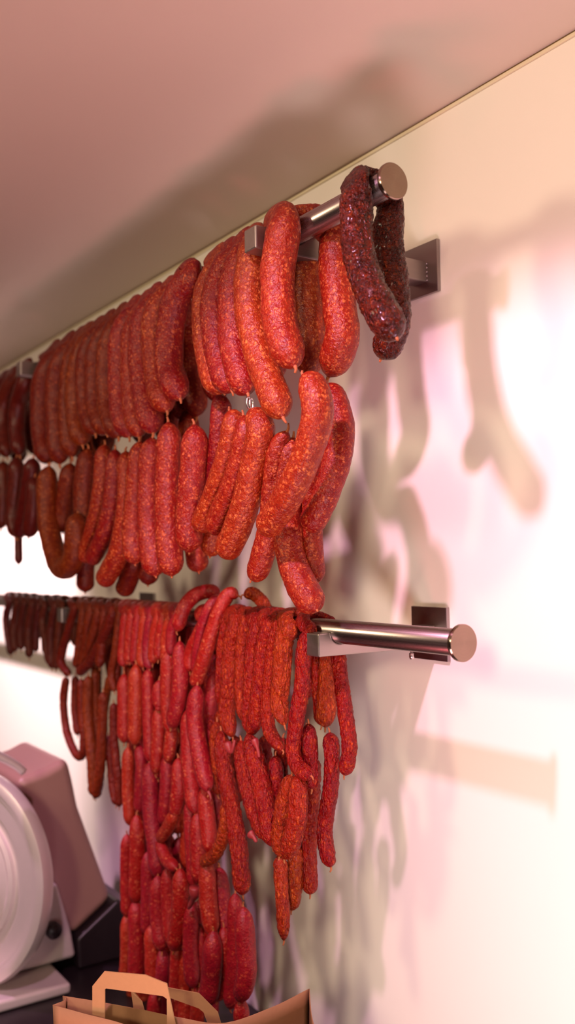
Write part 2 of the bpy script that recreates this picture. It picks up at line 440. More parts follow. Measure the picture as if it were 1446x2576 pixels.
for px, r, dx in [
    ([(612, 1045), (618, 1100), (596, 1199), (562, 1280), (533, 1340)], .0200, 0.0),
    ([(578, 1036), (588, 1070), (568, 1165), (538, 1250), (500, 1335)], .0200, 0.0),
    ([(553, 990), (556, 1050), (546, 1150), (528, 1250), (512, 1300)], .0190, .03),
    ([(556, 1200), (545, 1300), (528, 1400)], .0200, .045),
    ([(488, 1068), (490, 1110), (484, 1200), (476, 1310), (476, 1390)], .0240, 0.0),
    ([(472, 1030), (482, 1200), (486, 1330), (500, 1440)], .0200, .085),
    ([(423, 1062), (426, 1110), (422, 1217), (424, 1340), (432, 1450)], .0240, -.004),
    ([(384, 1100), (378, 1160), (374, 1240), (376, 1340), (392, 1450)], .0225, 0.0),
    ([(352, 1110), (348, 1160), (341, 1240), (334, 1339), (340, 1420)], .0215, 0.0),
    ([(316, 1135), (321, 1200), (318, 1290), (298, 1390), (258, 1468)], .0205, 0.0),
    ([(290, 1130), (288, 1180), (281, 1264), (264, 1340), (228, 1415)], .0195, 0.0),
    ([(264, 1118), (261, 1160), (256, 1230), (240, 1320), (210, 1412)], .0195, .004),
    ([(222, 1128), (216, 1180), (211, 1250), (214, 1340)], .0240, .012),
    ([(124, 1172), (118, 1230), (124, 1330), (150, 1422), (180, 1415), (190, 1370), (196, 1290)], .0240, -.01),
    ([(178, 1165), (170, 1220), (162, 1290), (158, 1340)], .0220, .02),
    ([(222, 1380), (216, 1430), (214, 1490)], .0200, .04),
    ([(346, 1390), (330, 1440), (308, 1495)], .0210, .05),
    ([(378, 1380), (372, 1472)], .0200, .06),
]:
    hang(UP, px, r, 'russet' if px[0][0] < 240 or px[0][0] in (346, 378) else 'red', GU2, dx=dx, tie_end=.003, taper=(1.7, 1.1))
for px, r in [([(42, 1150), (40, 1200), (34, 1290), (40, 1352)], .0215), ([(84, 1152), (76, 1210), (62, 1290), (46, 1352)], .0205),
              ([(88, 1200), (82, 1290), (72, 1352)], .0190), ([(8, 1160), (8, 1240), (2, 1330)], .0200), ([(46, 1330), (47, 1420)], .0100)]:
    hang(UP, px, r, 'maroon', GM2)

# ---- lower rail
GW, GW2 = 'wrinkled orange-red sausages draped over the lower rail', 'wrinkled orange-red sausages hanging below the lower rail'
GC, GC2 = 'thin crimson sausages draped over the lower rail', 'thin crimson sausages hanging in strands below the lower rail'
GB, GB2 = 'thin brown sausages draped over the lower rail', 'thin brown sausages hanging below the lower rail'
GD = 'dark brown sausages at the far end of the lower rail'
drape(LO, [(770, 1570), (764, 1634), (759, 1721), (746, 1809), (738, 1890), (752, 1930), (783, 1953)], .0125, 'wrink', GW,
      back=[(848, 1600), (851, 1646), (860, 1721), (871, 1809), (879, 1885), (866, 1950)], dx=-.006,
      label='wrinkled sausage hanging directly beside the lower bracket end, tip hooked right')
for px, r, back in [
    ([(727, 1560), (715, 1605), (708, 1707), (702, 1765), (716, 1825)], .0150, [(825, 1610), (824, 1650), (823, 1740), (818, 1830)]),
    ([(697, 1575), (686, 1634), (677, 1721), (673, 1809), (684, 1850), (711, 1888)], .0115, [(800, 1610), (800, 1658), (800, 1721), (808, 1825)]),
    ([(672, 1565), (663, 1634), (656, 1721), (642, 1809), (626, 1848)], .0145, [(770, 1610), (772, 1690), (773, 1760)]),
    ([(645, 1565), (637, 1634), (632, 1721), (622, 1842)], .0145, None),
    ([(614, 1560), (609, 1634), (606, 1721), (612, 1815)], .0115, None),
    ([(590, 1558), (581, 1634), (577, 1721), (570, 1794), (585, 1855)], .0145, None),
    ([(568, 1562), (561, 1634), (556, 1721), (556, 1780)], .0115, None),
]:
    drape(LO, px, r, 'wrink', GW, back=back, taper=(1.6, 2.6))
X0 = LO['x']
def free(pts, r, kind, group, **kw):        # (u, v, x)
    return sausage([Vector(at(u, v, 0, x)) for u, v, x in pts], r, kind, group, **kw)
free([(600, 1500, X0), (575, 1496, X0 - .012), (548, 1545, X0 - .028), (522, 1626, X0 - .034), (505, 1681, X0 - .034), (488, 1726, X0 - .033)], .0140, 'crim', GC, tie_start=1,
     label='bright crimson sausage lying over its neighbours, tied at the top of the lower rail')
free([(612, 1497, X0 + .005), (640, 1495, X0 + .02), (668, 1530, X0 + .032), (676, 1600, X0 + .036)], .0110, 'wrink', GW, tie_start=1, label='shaded sausage arching away behind the rail from the crimson tie')
free([(556, 1500, X0 - .006), (530, 1525, X0 - .026), (511, 1571, X0 - .031), (499, 1640, X0 - .03), (493, 1700, X0 - .03)], .0115, 'crim', GC, tie_start=0)
free([(552, 1498, X0 + .024), (530, 1487, X0 + .008), (492, 1497, X0 - .012), (462, 1530, X0 - .034), (445, 1588, X0 - .04)], .0140, 'crim', GC, tie_start=0, label='crimson sausage arched high over the lower rail row, its end cut short')
for px, r in [([(512, 1525), (492, 1570), (480, 1640), (478, 1690)], .0115), ([(440, 1545), (432, 1590), (430, 1650)], .0115), ([(426, 1543), (418, 1612), (417, 1680)], .0115),
              ([(410, 1545), (402, 1610), (398, 1660)], .0115), ([(397, 1537), (390, 1598), (384, 1670)], .0120), ([(379, 1543), (371, 1626), (376, 1684)], .0115), ([(364, 1550), (357, 1640), (360, 1680)], .0115),
              ([(347, 1560), (338, 1655), (340, 1672)], .0120), ([(331, 1560), (323, 1655), (326, 1668)], .0115), ([(316, 1557), (309, 1640), (311, 1678)], .0115)]:
    drape(LO, px, r, 'crim', GC, blen=random.uniform(.14, .24))
for px, r in [([(300, 1545), (292, 1626), (280, 1695), (288, 1740)], .0095), ([(282, 1520), (270, 1580), (232, 1655), (198, 1694)], .0120), ([(262, 1530), (258, 1600), (250, 1680)], .0110),
              ([(246, 1525), (237, 1590), (217, 1660)], .0120), ([(226, 1525), (218, 1600), (206, 1680)], .0120), ([(209, 1525), (203, 1608), (192, 1680)], .0115),
              ([(186, 1522), (172, 1584), (155, 1645), (156, 1672), (174, 1697)], .0105)]:
    drape(LO, px, r, 'brown', GB, blen=random.uniform(.14, .22))
for px, r in [([(156, 1522), (149, 1580), (141, 1684)], .0105), ([(137, 1524), (128, 1590), (131, 1682)], .0110), ([(112, 1520), (107, 1560), (116, 1620), (124, 1672)], .0095), ([(97, 1515), (91, 1580), (90, 1640)], .0090),
              ([(80, 1514), (72, 1580), (74, 1655)], .0110), ([(60, 1512), (52, 1580), (54, 1635)], .0105), ([(43, 1510), (35, 1570), (38, 1640)], .0105), ([(24, 1510), (16, 1560), (28, 1648)], .0110)]:
    drape(LO, px, r, 'umber', GD, blen=random.uniform(.10, .15))
# brown hanging
for px, r, dx in [([(166, 1703), (160, 1765), (168, 1840), (192, 1898), (208, 1896), (211, 1850), (206, 1780), (204, 1708)], .0100, 0), ([(222, 1700), (221, 1801), (231, 1897), (236, 2003)], .0120, .006),
                  ([(260, 1740), (256, 1849), (251, 1945), (240, 2008)], .0115, 0), ([(286, 1768), (286, 1849), (296, 1950), (300, 2030)], .0090, .004), ([(272, 1850), (282, 1965), (292, 2025)], .0095, .018),
                  ([(190, 1700), (188, 1780), (196, 1850)], .0095, .02), ([(240, 1680), (240, 1790), (246, 1890)], .0100, .022), ([(276, 1700), (262, 1790), (262, 1850)], .0090, .03)]:
    hang(LO, px, r, 'brown', GB2, dx=dx)
# crimson strands
for px, r, dx in [
    ([(312, 1702), (312, 1780), (312, 1862)], .0135, 0), ([(342, 1678), (341, 1764), (339, 1868)], .0150, -.004), ([(372, 1690), (373, 1792), (378, 1910)], .0125, 0),
    ([(400, 1718), (398, 1745), (399, 1778)], .0125, -.004), ([(399, 1786), (398, 1850), (392, 1940)], .0130, .002), ([(452, 1620), (454, 1709), (447, 1770), (432, 1824)], .0155, -.006),
    ([(424, 1640), (423, 1764), (432, 1840)], .0140, .004), ([(432, 1826), (430, 1860), (424, 1912)], .0125, .004), ([(496, 1731), (490, 1810), (504, 1900), (522, 1985)], .0155, -.004),
    ([(474, 1790), (475, 1900), (482, 1980), (490, 2040)], .0150, .004), ([(322, 1886), (322, 1979), (327, 2070)], .0130, 0), ([(349, 1878), (356, 1930), (350, 2040)], .0120, .004),
    ([(376, 1925), (380, 2040), (390, 2130), (396, 2200)], .0150, 0), ([(398, 1900), (397, 1950)], .0120, .008), ([(420, 1905), (419, 1979), (412, 2070)], .0125, .006),
    ([(448, 1914), (449, 1980), (440, 2050)], .0130, -.002), ([(440, 2046), (420, 2085), (402, 2110)], .0120, -.006), ([(400, 2118), (418, 2160), (440, 2182)], .0115, -.006),
    ([(344, 2057), (346, 2150), (342, 2265)], .0160, -.002), ([(319, 2105), (318, 2200), (320, 2300)], .0125, .006), ([(372, 2150), (373, 2250), (370, 2345)], .0135, .002),
    ([(378, 2330), (382, 2400), (384, 2490)], .0140, .004), ([(397, 2210), (397, 2294), (406, 2385)], .0145, -.004), ([(420, 2190), (422, 2268), (430, 2372)], .0130, 0),
    ([(453, 2192), (453, 2281), (438, 2385)], .0150, -.006), ([(342, 2272), (344, 2360), (342, 2470)], .0160, -.002), ([(318, 2308), (318, 2400), (312, 2470)], .0125, .006),
    ([(408, 2395), (410, 2440), (404, 2500)], .0130, .004), ([(444, 2380), (444, 2430), (440, 2500)], .0125, .004), ([(482, 2280), (478, 2373), (484, 2478)], .0140, .006),
    ([(514, 1985), (522, 2071), (530, 2142)], .0150, .004), ([(477, 2020), (481, 2110), (488, 2225)], .0120, .006), ([(497, 2050), (498, 2130), (500, 2215)], .0140, .008),
    ([(520, 2170), (524, 2268), (534, 2347)], .0155, 0), ([(536, 2350), (534, 2426), (524, 2522)], .0165, -.002), ([(562, 2340), (562, 2420), (548, 2510)], .0130, .018),
    ([(552, 2190), (560, 2290), (568, 2350)], .0150, .03), ([(612, 2290), (618, 2386), (620, 2452), (604, 2510)], .0155, .006), ([(608, 2520), (606, 2580)], .0130, .006),
    ([(592, 2255), (592, 2360), (580, 2530)], .0140, .02), ([(470, 2390), (466, 2500), (470, 2580)], .0140, .02), ([(500, 2330), (502, 2440), (498, 2540)], .0140, .03),
    ([(450, 1850), (456, 1950), (470, 2060), (470, 2180)], .0130, .035), ([(410, 1960), (415, 2080), (420, 2200)], .0130, .035), ([(360, 1900), (366, 2000), (360, 2120)], .0130, .03),
    ([(535, 1700), (530, 1820), (545, 1950), (545, 2080)], .0130, .035), ([(430, 2200), (425, 2300), (420, 2420)], .0130, .03), ([(390, 2500), (384, 2590)], .0130, .006), ([(500, 2490), (494, 2590)], .0125, .02)]:
    hang(LO, px, r * 1.06, 'crim', GC2, dx=dx, taper=(2.3, 1.8))
free([(398, 1772, X0 - .036), (398, 1790, X0 - .036)], .0105, 'crim', GC2, tie_end=0, label='short stub of crimson sausage with a pale cut face between two links')
# the strands behind the front ones
GC3 = 'thin crimson sausages in the strands behind the front ones'
for v0, v1, ua, ub in [(1660, 1800, 318, 545), (1808, 1950, 322, 548), (1958, 2100, 330, 540), (2108, 2250, 330, 540), (2258, 2400, 330, 545), (2408, 2560, 322, 545)]:
    n_ = 8
    for i in range(n_):
        u = ua + (ub - ua) * (i + .5) / n_ + random.uniform(-5, 5); j = random.uniform(-12, 12); d = random.uniform(-5, 5)
        hang(LO, [(u, v0 + j), (u + d + random.uniform(-3, 3), (v0 + v1) / 2 + j), (u + d, v1 + j)], random.uniform(.0125, .0145), 'crim', GC3, dx=random.uniform(.045, .062), taper=(2.0, 1.6))
# orange-red hanging
for px, r, dx, tp in [
    ([(556, 1838), (566, 1942), (590, 2063), (602, 2155), (611, 2252)], .0150, -.002, (2.2, 1.4)), ([(606, 1862), (617, 1942), (638, 2033), (672, 2112)], .0155, 0, (2.2, 1.8)),
    ([(624, 1845), (652, 1950), (670, 2040), (686, 2130)], .0165, -.004, (2.4, 2.0)), ([(693, 1900), (698, 2003), (695, 2070)], .0120, .016, (1.6, 1.6)),
    ([(734, 1950), (716, 2020), (704, 2100), (702, 2155)], .0145, -.002, (1.8, 2.2)), ([(748, 1948), (750, 2040), (735, 2110), (716, 2160)], .0155, -.006, (1.8, 2.4)),
    ([(704, 2150), (708, 2240), (712, 2300), (714, 2366)], .0115, 0, (1.6, 3.0)), ([(742, 2120), (742, 2220), (733, 2290)], .0125, .03, (1.6, 1.8)),
    ([(790, 1905), (784, 2020), (778, 2124), (780, 2250)], .0125, .05, (1.6, 1.2)), ([(829, 1842), (835, 1900), (832, 1980), (821, 2050), (817, 2110), (832, 2182)], .0125, .05, (1.4, 1.3)),
    ([(776, 1820), (781, 1915), (784, 1985)], .0125, .02, (1.6, 1.4)), ([(566, 2018), (568, 2075), (545, 2145), (508, 2170)], .0110, -.012, (1.6, 1.4)),
    ([(530, 1640), (528, 1750), (535, 1850)], .0130, .035, (1.6, 1.4)), ([(560, 1780), (545, 1900), (548, 2000)], .0120, .02, (1.6, 1.4)), ([(655, 1990), (650, 2100)], .0130, .03, (1.6, 1.4)),
    ([(770, 1830), (764, 1960), (762, 2100), (752, 2200)], .0130, .06, (1.6, 1.4)), ([(590, 1850), (594, 1930), (600, 2020)], .0130, .04, (1.6, 1.4)), ([(712, 1855), (706, 1940), (708, 2040)], .0130, .035, (1.6, 1.4)), ([(664, 1850), (668, 1930), (672, 2020)], .0130, .045, (1.6, 1.4)), ([(546, 1815), (545, 1880), (556, 1960)], .0130, .008, (1.8, 1.6)), ([(605, 2120), (604, 2240)], .0125, .016, (1.6, 1.2))]:
    hang(LO, px, r, 'wrink', GW2, dx=dx, taper=tp)

# loose casing flaps and the clip are pieces of the sausage they belong to
def flap(px, w, x, owner):
    pts = [Vector(at(u, v, 0, x)) for u, v in px]
    o = tube_mesh('casing_flap', pts, lambda t: w * (1 - .75 * t) * (1 + .2 * math.sin(9 * t)), M['flap'], None, 10, .002)
    me = o.data; off = owner.location
    me.transform(Matrix.Translation(-Vector(off))); o.parent = owner
    o['label'] = 'pale loose casing end'
    return o
def owner_near(u, v):
    best = None
    for o, g, k, l, lk in ALL:
        for c in list(o.data.vertices)[::60]:
            w = c.co + o.location
            q = ROT.T @ np.array(w); pu, pv = CX + F * q[0] / -q[2], CY - F * q[1] / -q[2]
            d = (pu - u) ** 2 + (pv - v) ** 2
            if best is None or d < best[0]: best = (d, o)
    return best[1]
flap([(640, 1860), (648, 1884), (652, 1905)], .006, X0 - .044, owner_near(622, 1800))
flap([(572, 1870), (582, 1890), (590, 1862)], .007, X0 - .044, owner_near(570, 1900))
flap([(490, 2232), (488, 2255), (474, 2285)], .010, X0 - .042, owner_near(488, 2200))
flap([(524, 1990), (530, 2008), (524, 2022)], .003, X0 - .044, owner_near(506, 1900))
flap([(632, 2096), (640, 2108), (645, 2118)], .008, X0 - .036, owner_near(650, 2090))
for k in range(2):
    c = Vector(front(UP, 625 + 7 * k, 1013 + 3 * k, .0215, -.004))
    ring = [c + Vector((.0035 * math.cos(a), .005 * math.cos(a) * .2, .0085 * math.sin(a))) for a in np.linspace(0, 2 * math.pi, 15)]
    o = tube_mesh('clip', ring, .0013, M['clip'], None, 8, .001)
    o.data.transform(Matrix.Translation(-T7.location)); o.parent = T7
    o['label'] = 'white metal clip'

# ---- labels: every sausage told apart by its order along its own row
ORD = ['first', 'second', 'third', 'fourth', 'fifth', 'sixth', 'seventh', 'eighth', 'ninth', 'tenth', 'eleventh', 'twelfth', 'thirteenth', 'fourteenth', 'fifteenth', 'sixteenth', 'seventeenth',
       'eighteenth', 'nineteenth', 'twentieth'] + ['twenty-' + w for w in ('first', 'second', 'third', 'fourth', 'fifth', 'sixth', 'seventh', 'eighth', 'ninth')]
def px_of(o):
    n = len(o.data.vertices); c = np.zeros(3); top = -9; bot = 9
    vs = [v.co + o.location for v in list(o.data.vertices)[::7]]
    c = np.mean([tuple(v) for v in vs if v.x < np.median([w.x for w in vs]) + .004], axis=0)
    q = ROT.T @ c
    return CX + F * q[0] / -q[2], CY - F * q[1] / -q[2]
TXT = {GU: ('thick red sausage draped over the upper rail, %s from its capped end', 'red sausage'), GM: ('dark maroon sausage draped at the upper rail\'s far end, %s from the right', ''),
       GU2: ('thick red sausage in the linked row below the upper rail, %s from the right', ''), GM2: ('dark maroon sausage in the far linked row, %s from the right', ''),
       GW: ('wrinkled orange-red thin sausage draped over the lower rail, %s from its capped end', ''), GC: ('smooth crimson thin sausage draped over the lower rail, %s from the right', ''),
       GB: ('brown shrivelled thin sausage draped over the lower rail, %s from the right', ''), GB2: ('brown shrivelled thin sausage hanging below the draped brown ones, %s from the right', ''),
       GD: ('dark brown short sausage at the lower rail\'s far end, %s from the right', '')}
rows = {}
for o, g, k, lab, look in ALL:
    u, v = px_of(o)
    key = g; t = TXT.get(g, (None,))[0]
    if g == GC2:
        b = 0 if v < 1900 else 1 if v < 2130 else 2 if v < 2350 else 3
        t = ['thin crimson sausage in the strands\' second tier, %s from the right', 'thin crimson sausage in the strands\' middle tier, %s from the right',
             'thin crimson sausage in the strands\' lower tier, %s from the right', 'thin crimson sausage by the bag handles, %s from the right'][b]
        key = (g, b)
    elif g == GC3:
        b = min(5, max(0, int((v - 1655) // 150)))
        t = 'shaded crimson sausage behind the front strands, ' + ['top', 'second', 'third', 'fourth', 'fifth', 'lowest'][b] + ' tier, %s from the right'
        key = (g, b)
    elif g == GW2:
        b = 0 if v < 2080 else 1
        t = ['wrinkled orange-red sausage hanging in the second tier, %s from the right', 'wrinkled orange-red sausage in the lowest tier, %s from the right'][b]
        key = (g, b)
    rows.setdefault(key, []).append((-u, o, g, k, lab, t))
for key, L in rows.items():
    L.sort(key=lambda a: a[0])
    for i, (_, o, g, k, lab, t) in enumerate(L):
        if not lab:
            k2 = len(L) - 1 - i
            if len(L) > 6 and k2 < i:       # nearer the far end of its row: count from there
                lab = (t % ORD[k2]).replace('its capped end', 'its far end').replace('from the right', 'from the left')
            else:
                lab = t % ORD[i]
        tag(o, lab, 'sausage', None if g == 'x' else g)

# ------------------------------------------------------------------ rails
def rail(R, arm_x0, plate_w, plate_h, plate_dz, which, label):
    root = empty('hanging_rail', (R['x'], R['y0'], R['z']))
    tag(root, label, 'rail', 'sausage rails on the wall')
    L = R['y1'] - R['y0']
    prof = [(0, 0), (RR - .002, 0), (RR, -.002), (RR, -L), (0, -L)]
    bm_obj('tube', lathe_bm(prof, 'Y', 64), M['tube'], root, True)
    rc = .0238
    bm = lathe_bm([(0, .0068), (rc - .0012, .0062), (rc, .005), (rc, .0015), (rc - .0008, 0), (RR * .9, 0), (RR * .9, -.004)], 'Y', 96)
    o = bm_obj('end_cap', bm, M['cap'], root, True)
    for e in o.data.edges: pass
    o['label'] = 'turned steel end cap'
    m = o.modifiers.new('es', 'EDGE_SPLIT'); m.split_angle = math.radians(35)
    for yb in (1.132, 2.19):
        h = .034; w = .032
        zt = R['z'] - .001
        # bar with a saddle cut round the tube
        x0, x1 = arm_x0 - R['x'], XW - .0065 - R['x']
        pts = [(x0, zt - h - R['z']), (x1, zt - h - R['z']), (x1, zt - R['z']), (RR + .004, zt - R['z'])]
        for a in np.linspace(0, -math.pi, 15):
            pts.append(((RR + .0006) * math.cos(a), (RR + .0006) * math.sin(a) * .98))
        pts += [(x0, zt - R['z'])]
        bm = bmesh.new()
        a = [bm.verts.new((p[0], yb - w / 2 - R['y0'], p[1])) for p in pts]
        b = [bm.verts.new((p[0], yb + w / 2 - R['y0'], p[1])) for p in pts]
        bm.faces.new(a); bm.faces.new(b[::-1])
        for i in range(len(pts)):
            j = (i + 1) % len(pts); bm.faces.new((a[j], a[i], b[i], b[j]))
        arm = bm_obj('bracket', bm, M['arm'], root)
        md = arm.modifiers.new('b', 'BEVEL'); md.width = .0022; md.segments = 2; md.limit_method = 'ANGLE'; md.angle_limit = math.radians(50)
        pl = bm_obj('wall_plate', box_bm(XW - .0075 - R['x'], XW - .0005 - R['x'], yb - plate_w / 2 - R['y0'], yb + plate_w / 2 - R['y0'], plate_dz - plate_h / 2, plate_dz + plate_h / 2, .0008), M['plate'], arm)
        bx = XW - .045 - R['x']
        bl = lathe_bm([(0, .010), (.003, .010), (.0042, .007), (.0042, 0), (.0022, 0), (.0022, -.006)], 'Z', 12)
        bl.transform(Matrix.Translation((bx, yb - R['y0'], zt - h - .008 - R['z'])) @ Matrix.Rotation(math.pi, 4, 'X'))
        bm_obj('bolt', bl, M['clip'], arm, True)
        # weld beads where the bar meets the plate
        wb = bmesh.new()
        for k in range(5):
            bmesh.ops.create_icosphere(wb, subdivisions=2, radius=.0022, matrix=Matrix.Translation((XW - .0075 - R['x'], yb - w / 2 - R['y0'], zt - h * (k + .5) / 5 - R['z'])))
        bm_obj('weld_bead', wb, M['plate'], arm, True)
    return root
rail(UP, .700, .081, .085, -.0125, 'u', 'upper round steel rail, close under the ceiling')
rail(LO, .798, .083, .085, -.0145, 'l', 'lower round steel rail carrying the thin sausages')

# ------------------------------------------------------------------ room
def struct(name, bm, mat):
    o = bm_obj(name, bm, mat); o['kind'] = 'structure'; return o
X_, Y0, Y1 = -2.6, -2.4, 5.2
struct('wall_right', box_bm(XW, XW + .12, Y0, Y1, ZF, ZC), M['wall'])
struct('wall_back', box_bm(X_, XW, Y1, Y1 + .12, ZF, ZC), M['wall'])
struct('wall_front', box_bm(X_, XW, Y0 - .12, Y0, ZF, ZC), M['panel'])
struct('wall_left', box_bm(X_ - .12, X_, Y0, Y1, ZF, ZC), M['panel'])
struct('ceiling', box_bm(X_ - .12, XW + .12, Y0 - .12, Y1 + .12, ZC, ZC + .1), M['ceil'])
struct('floor', box_bm(X_ - .12, XW + .12, Y0 - .12, Y1 + .12, ZF - .1, ZF), M['floor'])
struct('trim_1', box_bm(XW - .004, XW, Y0, Y1, ZC - .0085, ZC - .003, .001), M['trim'])
struct('trim_2', box_bm(XW - .002, XW, Y0, Y1, ZC - .003, ZC - .0005), M['joint'])

# ------------------------------------------------------------------ worktop
wt = bm_obj('worktop', box_bm(.36, XW - .001, .2, 4.4, ZT - .04, ZT, .003), M['black'])
tag(wt, 'black worktop running along the wall under the rails', 'worktop')
cab = bm_obj('base_cabinet', box_bm(.40, XW - .001, .22, 4.38, ZF, ZT - .0405, .003), M['alu_matt'])
tag(cab, 'grey cabinet carcass under the black worktop', 'cabinet')

# ------------------------------------------------------------------ slicer
def P2(u, v, y): 
    q = at(u, v, 1, y); return (q[0], q[2])
def prism_y(name, poly, y0, y1, mat, parent, bevel, org, seg=4):
    bm = bmesh.new()
    a = [bm.verts.new((p[0] - org[0], y0 - org[1], p[1] - org[2])) for p in poly]
    b = [bm.verts.new((p[0] - org[0], y1 - org[1], p[1] - org[2])) for p in poly]
    bm.faces.new(a); bm.faces.new(b[::-1])
    for i in range(len(poly)):
        j = (i + 1) % len(poly); bm.faces.new((a[j], a[i], b[i], b[j]))
    bmesh.ops.recalc_face_normals(bm, faces=bm.faces)
    o = bm_obj(name, bm, mat, parent, True)
    m = o.modifiers.new('b', 'BEVEL'); m.width = bevel; m.segments = seg; m.limit_method = 'ANGLE'; m.angle_limit = math.radians(25)
    o.modifiers.new('n', 'WEIGHTED_NORMAL')
    return o
SY = 2.10
org = (.64, 2.2, ZT)
sl = empty('meat_slicer', org)
tag(sl, 'large grey meat slicer with a round blade guard on the black worktop', 'slicer')
body = [P2(40, 1965, SY), P2(120, 1935, SY), P2(172, 1905, SY), P2(186, 1960, SY), P2(200, 2030, SY), P2(284, 2262, SY), P2(182, 2360, SY), P2(150, 2290, SY), P2(100, 2150, SY)]
prism_y('housing', body, SY, SY + .30, M['alu_matt'], sl, .022, org)
low = [P2(182, 2352, SY + .01), P2(284, 2254, SY + .01), (P2(284, 2254, SY + .01)[0] + .06, P2(300, 2290, SY)[1]), (P2(284, 2254, SY)[0] + .06, ZT + .001), (P2(190, 2500, SY)[0], ZT + .001)]
o = prism_y('motor_base', low, SY - .02, SY + .33, M['black'], sl, .008, org); o['label'] = 'black motor base'
# column under the blade, tray and foot, brushed alloy
prism_y('column', [P2(60, 2230, SY), P2(138, 2215, SY), P2(172, 2330, SY), (P2(186, 2500, SY)[0], ZT + .03), (P2(-60, 2500, SY)[0], ZT + .03)], SY - .02, SY + .26, M['alu'], sl, .012, org)
prism_y('foot', [(.36, ZT + .001), (.745, ZT + .001), (.745, ZT + .024), (.36, ZT + .030)], 1.98, SY + .33, M['alu'], sl, .008, org)
# blade guard: turned disc facing the room, its edge towards the wall
dc = Vector(at(-80, 2205, 1, 2.12)); dn = Vector((-.89, -.455, .06)).normalized()
rm = dn.to_track_quat('Z', 'Y').to_matrix().to_4x4()
def disc(name, prof, mat, par, n=96):
    bm = lathe_bm(prof, 'Z', n)
    bm.transform(Matrix.Translation(dc - Vector(org)) @ rm)
    ob = bm_obj(name, bm, mat, par, True)
    m = ob.modifiers.new('es', 'EDGE_SPLIT'); m.split_angle = math.radians(30)
    return ob
g_ = disc('blade_guard', [(0, -.03), (.212, -.03), (.227, -.022), (.231, -.006), (.227, .008), (.215, .013), (.208, .013), (.206, .010), (.199, .010), (.197, .006), (.165, .009), (.160, .004), (0, .004)], M['steel'], sl)
disc('blade_cover', [(.146, .004), (.144, .012), (.136, .016), (.128, .012), (.118, .016), (.098, .022), (.05, .028), (0, .030)], M['alu'], sl)
fin = bmesh.new()
for k in range(9):
    z = -.064 + .016 * k; w = .105 * math.sqrt(max(.05, 1 - (z / .085) ** 2))
    q = box_bm(-w, w, z - .0035, z + .0035, .018, .034, .002)
    q.transform(Matrix.Translation(dc - Vector(org)) @ rm)
    me = bpy.data.meshes.new('t'); q.to_mesh(me); q.free(); fin.from_mesh(me); bpy.data.meshes.remove(me)
bm_obj('cooling_fin', fin, M['steel'], sl)
hb = [Vector(at(-60, 1880, 1, 2.0)), Vector(at(0, 1903, 1, 2.0)), Vector(at(40, 1925, 1, 2.0)), Vector(at(60, 1942, 1, 2.0))]
o = tube_mesh('handle', [h - Vector(org) for h in hb], lambda t: .0105 - .002 * t, M['steel'], sl, 20, .006); o['label'] = 'polished bar handle'
kb = lathe_bm([(0, .02), (.014, .02), (.018, .014), (.018, -.002), (.012, -.01), (0, -.01)], 'Y', 24)
kb.transform(Matrix.Translation(Vector(at(132, 2338, 1, SY - .03)) - Vector(org)))
o = bm_obj('knob', kb, M['bake'], sl, True); o['label'] = 'dark round knob'

# ------------------------------------------------------------------ paper bag
def rim(u, v, z): return Vector(at(u, v, 2, z))
ZR = -.62
A, B_, Cc, D_ = rim(133, 2528, ZR), rim(158, 2505, ZR), rim(778, 2487, ZR), rim(822, 2650, ZR)
bag = empty('paper_bag', (A + B_ + Cc + D_) / 4 * 1.0)
bag.location.z = ZT
tag(bag, 'brown kraft paper carrier bag with flat handles in front of the sausages', 'bag')
BO = Vector(bag.location)
bot = [Vector((p.x, p.y, ZT + .002)) for p in (A, B_, Cc, D_)]
ctr = sum(bot, Vector()) / 4
bot = [ctr + (p - ctr) * .94 for p in bot]
def panel(top, b0, b1, crease, nx=24, nz=14):
    V = []; Fc = []
    top, _ = resample(top, .012)
    nx = len(top)
    for j in range(nz + 1):
        t = j / nz
        for i in range(nx):
            s = i / (nx - 1)
            lo = b0.lerp(b1, s); hi = top[i]
            p = hi.lerp(lo, t)
            nrm = (b1 - b0).cross(Vector((0, 0, 1))).normalized()
            p = p + nrm * (crease * math.sin(math.pi * s) * math.sin(math.pi * min(1, t * 1.1)) + .0025 * noise.noise(p * 14) * math.sin(math.pi * s))
            V.append(p - BO)
    for j in range(nz):
        for i in range(nx - 1):
            Fc.append((j * nx + i, j * nx + i + 1, (j + 1) * nx + i + 1, (j + 1) * nx + i))
    return V, Fc
backrim = [B_, rim(240, 2518, ZR), rim(330, 2535, ZR - .002), rim(450, 2560, ZR - .004), rim(560, 2575, ZR - .006), rim(680, 2535, ZR - .002), Cc]
frontrim = [A, rim(220, 2552, ZR), rim(310, 2577, ZR), rim(480, 2640, ZR), rim(640, 2680, ZR), D_]
def wallpart(name, top, b0, b1, cr):
    V, Fc = panel(top, b0, b1, cr)
    o = mesh_obj(name, V, Fc, M['kraft'], bag)
    m = o.modifiers.new('s', 'SOLIDIFY'); m.thickness = .0009; m.offset = 0
    return o
wallpart('back_panel', backrim, bot[1], bot[2], .004)
wallpart('front_panel', frontrim, bot[0], bot[3], -.004)
mid = (A + B_) / 2; wallpart('gusset', [A, A.lerp(B_, .5) + Vector((.010, -.004, 0)), B_], bot[0], bot[1], -.01)
wallpart('gusset', [D_, D_.lerp(Cc, .5) + Vector((-.006, .004, 0)), Cc], bot[3], bot[2], .01)
bb = bmesh.new(); bb.faces.new([bb.verts.new(p - BO) for p in bot]); bm_obj('base_panel', bb, M['kraft'], bag)
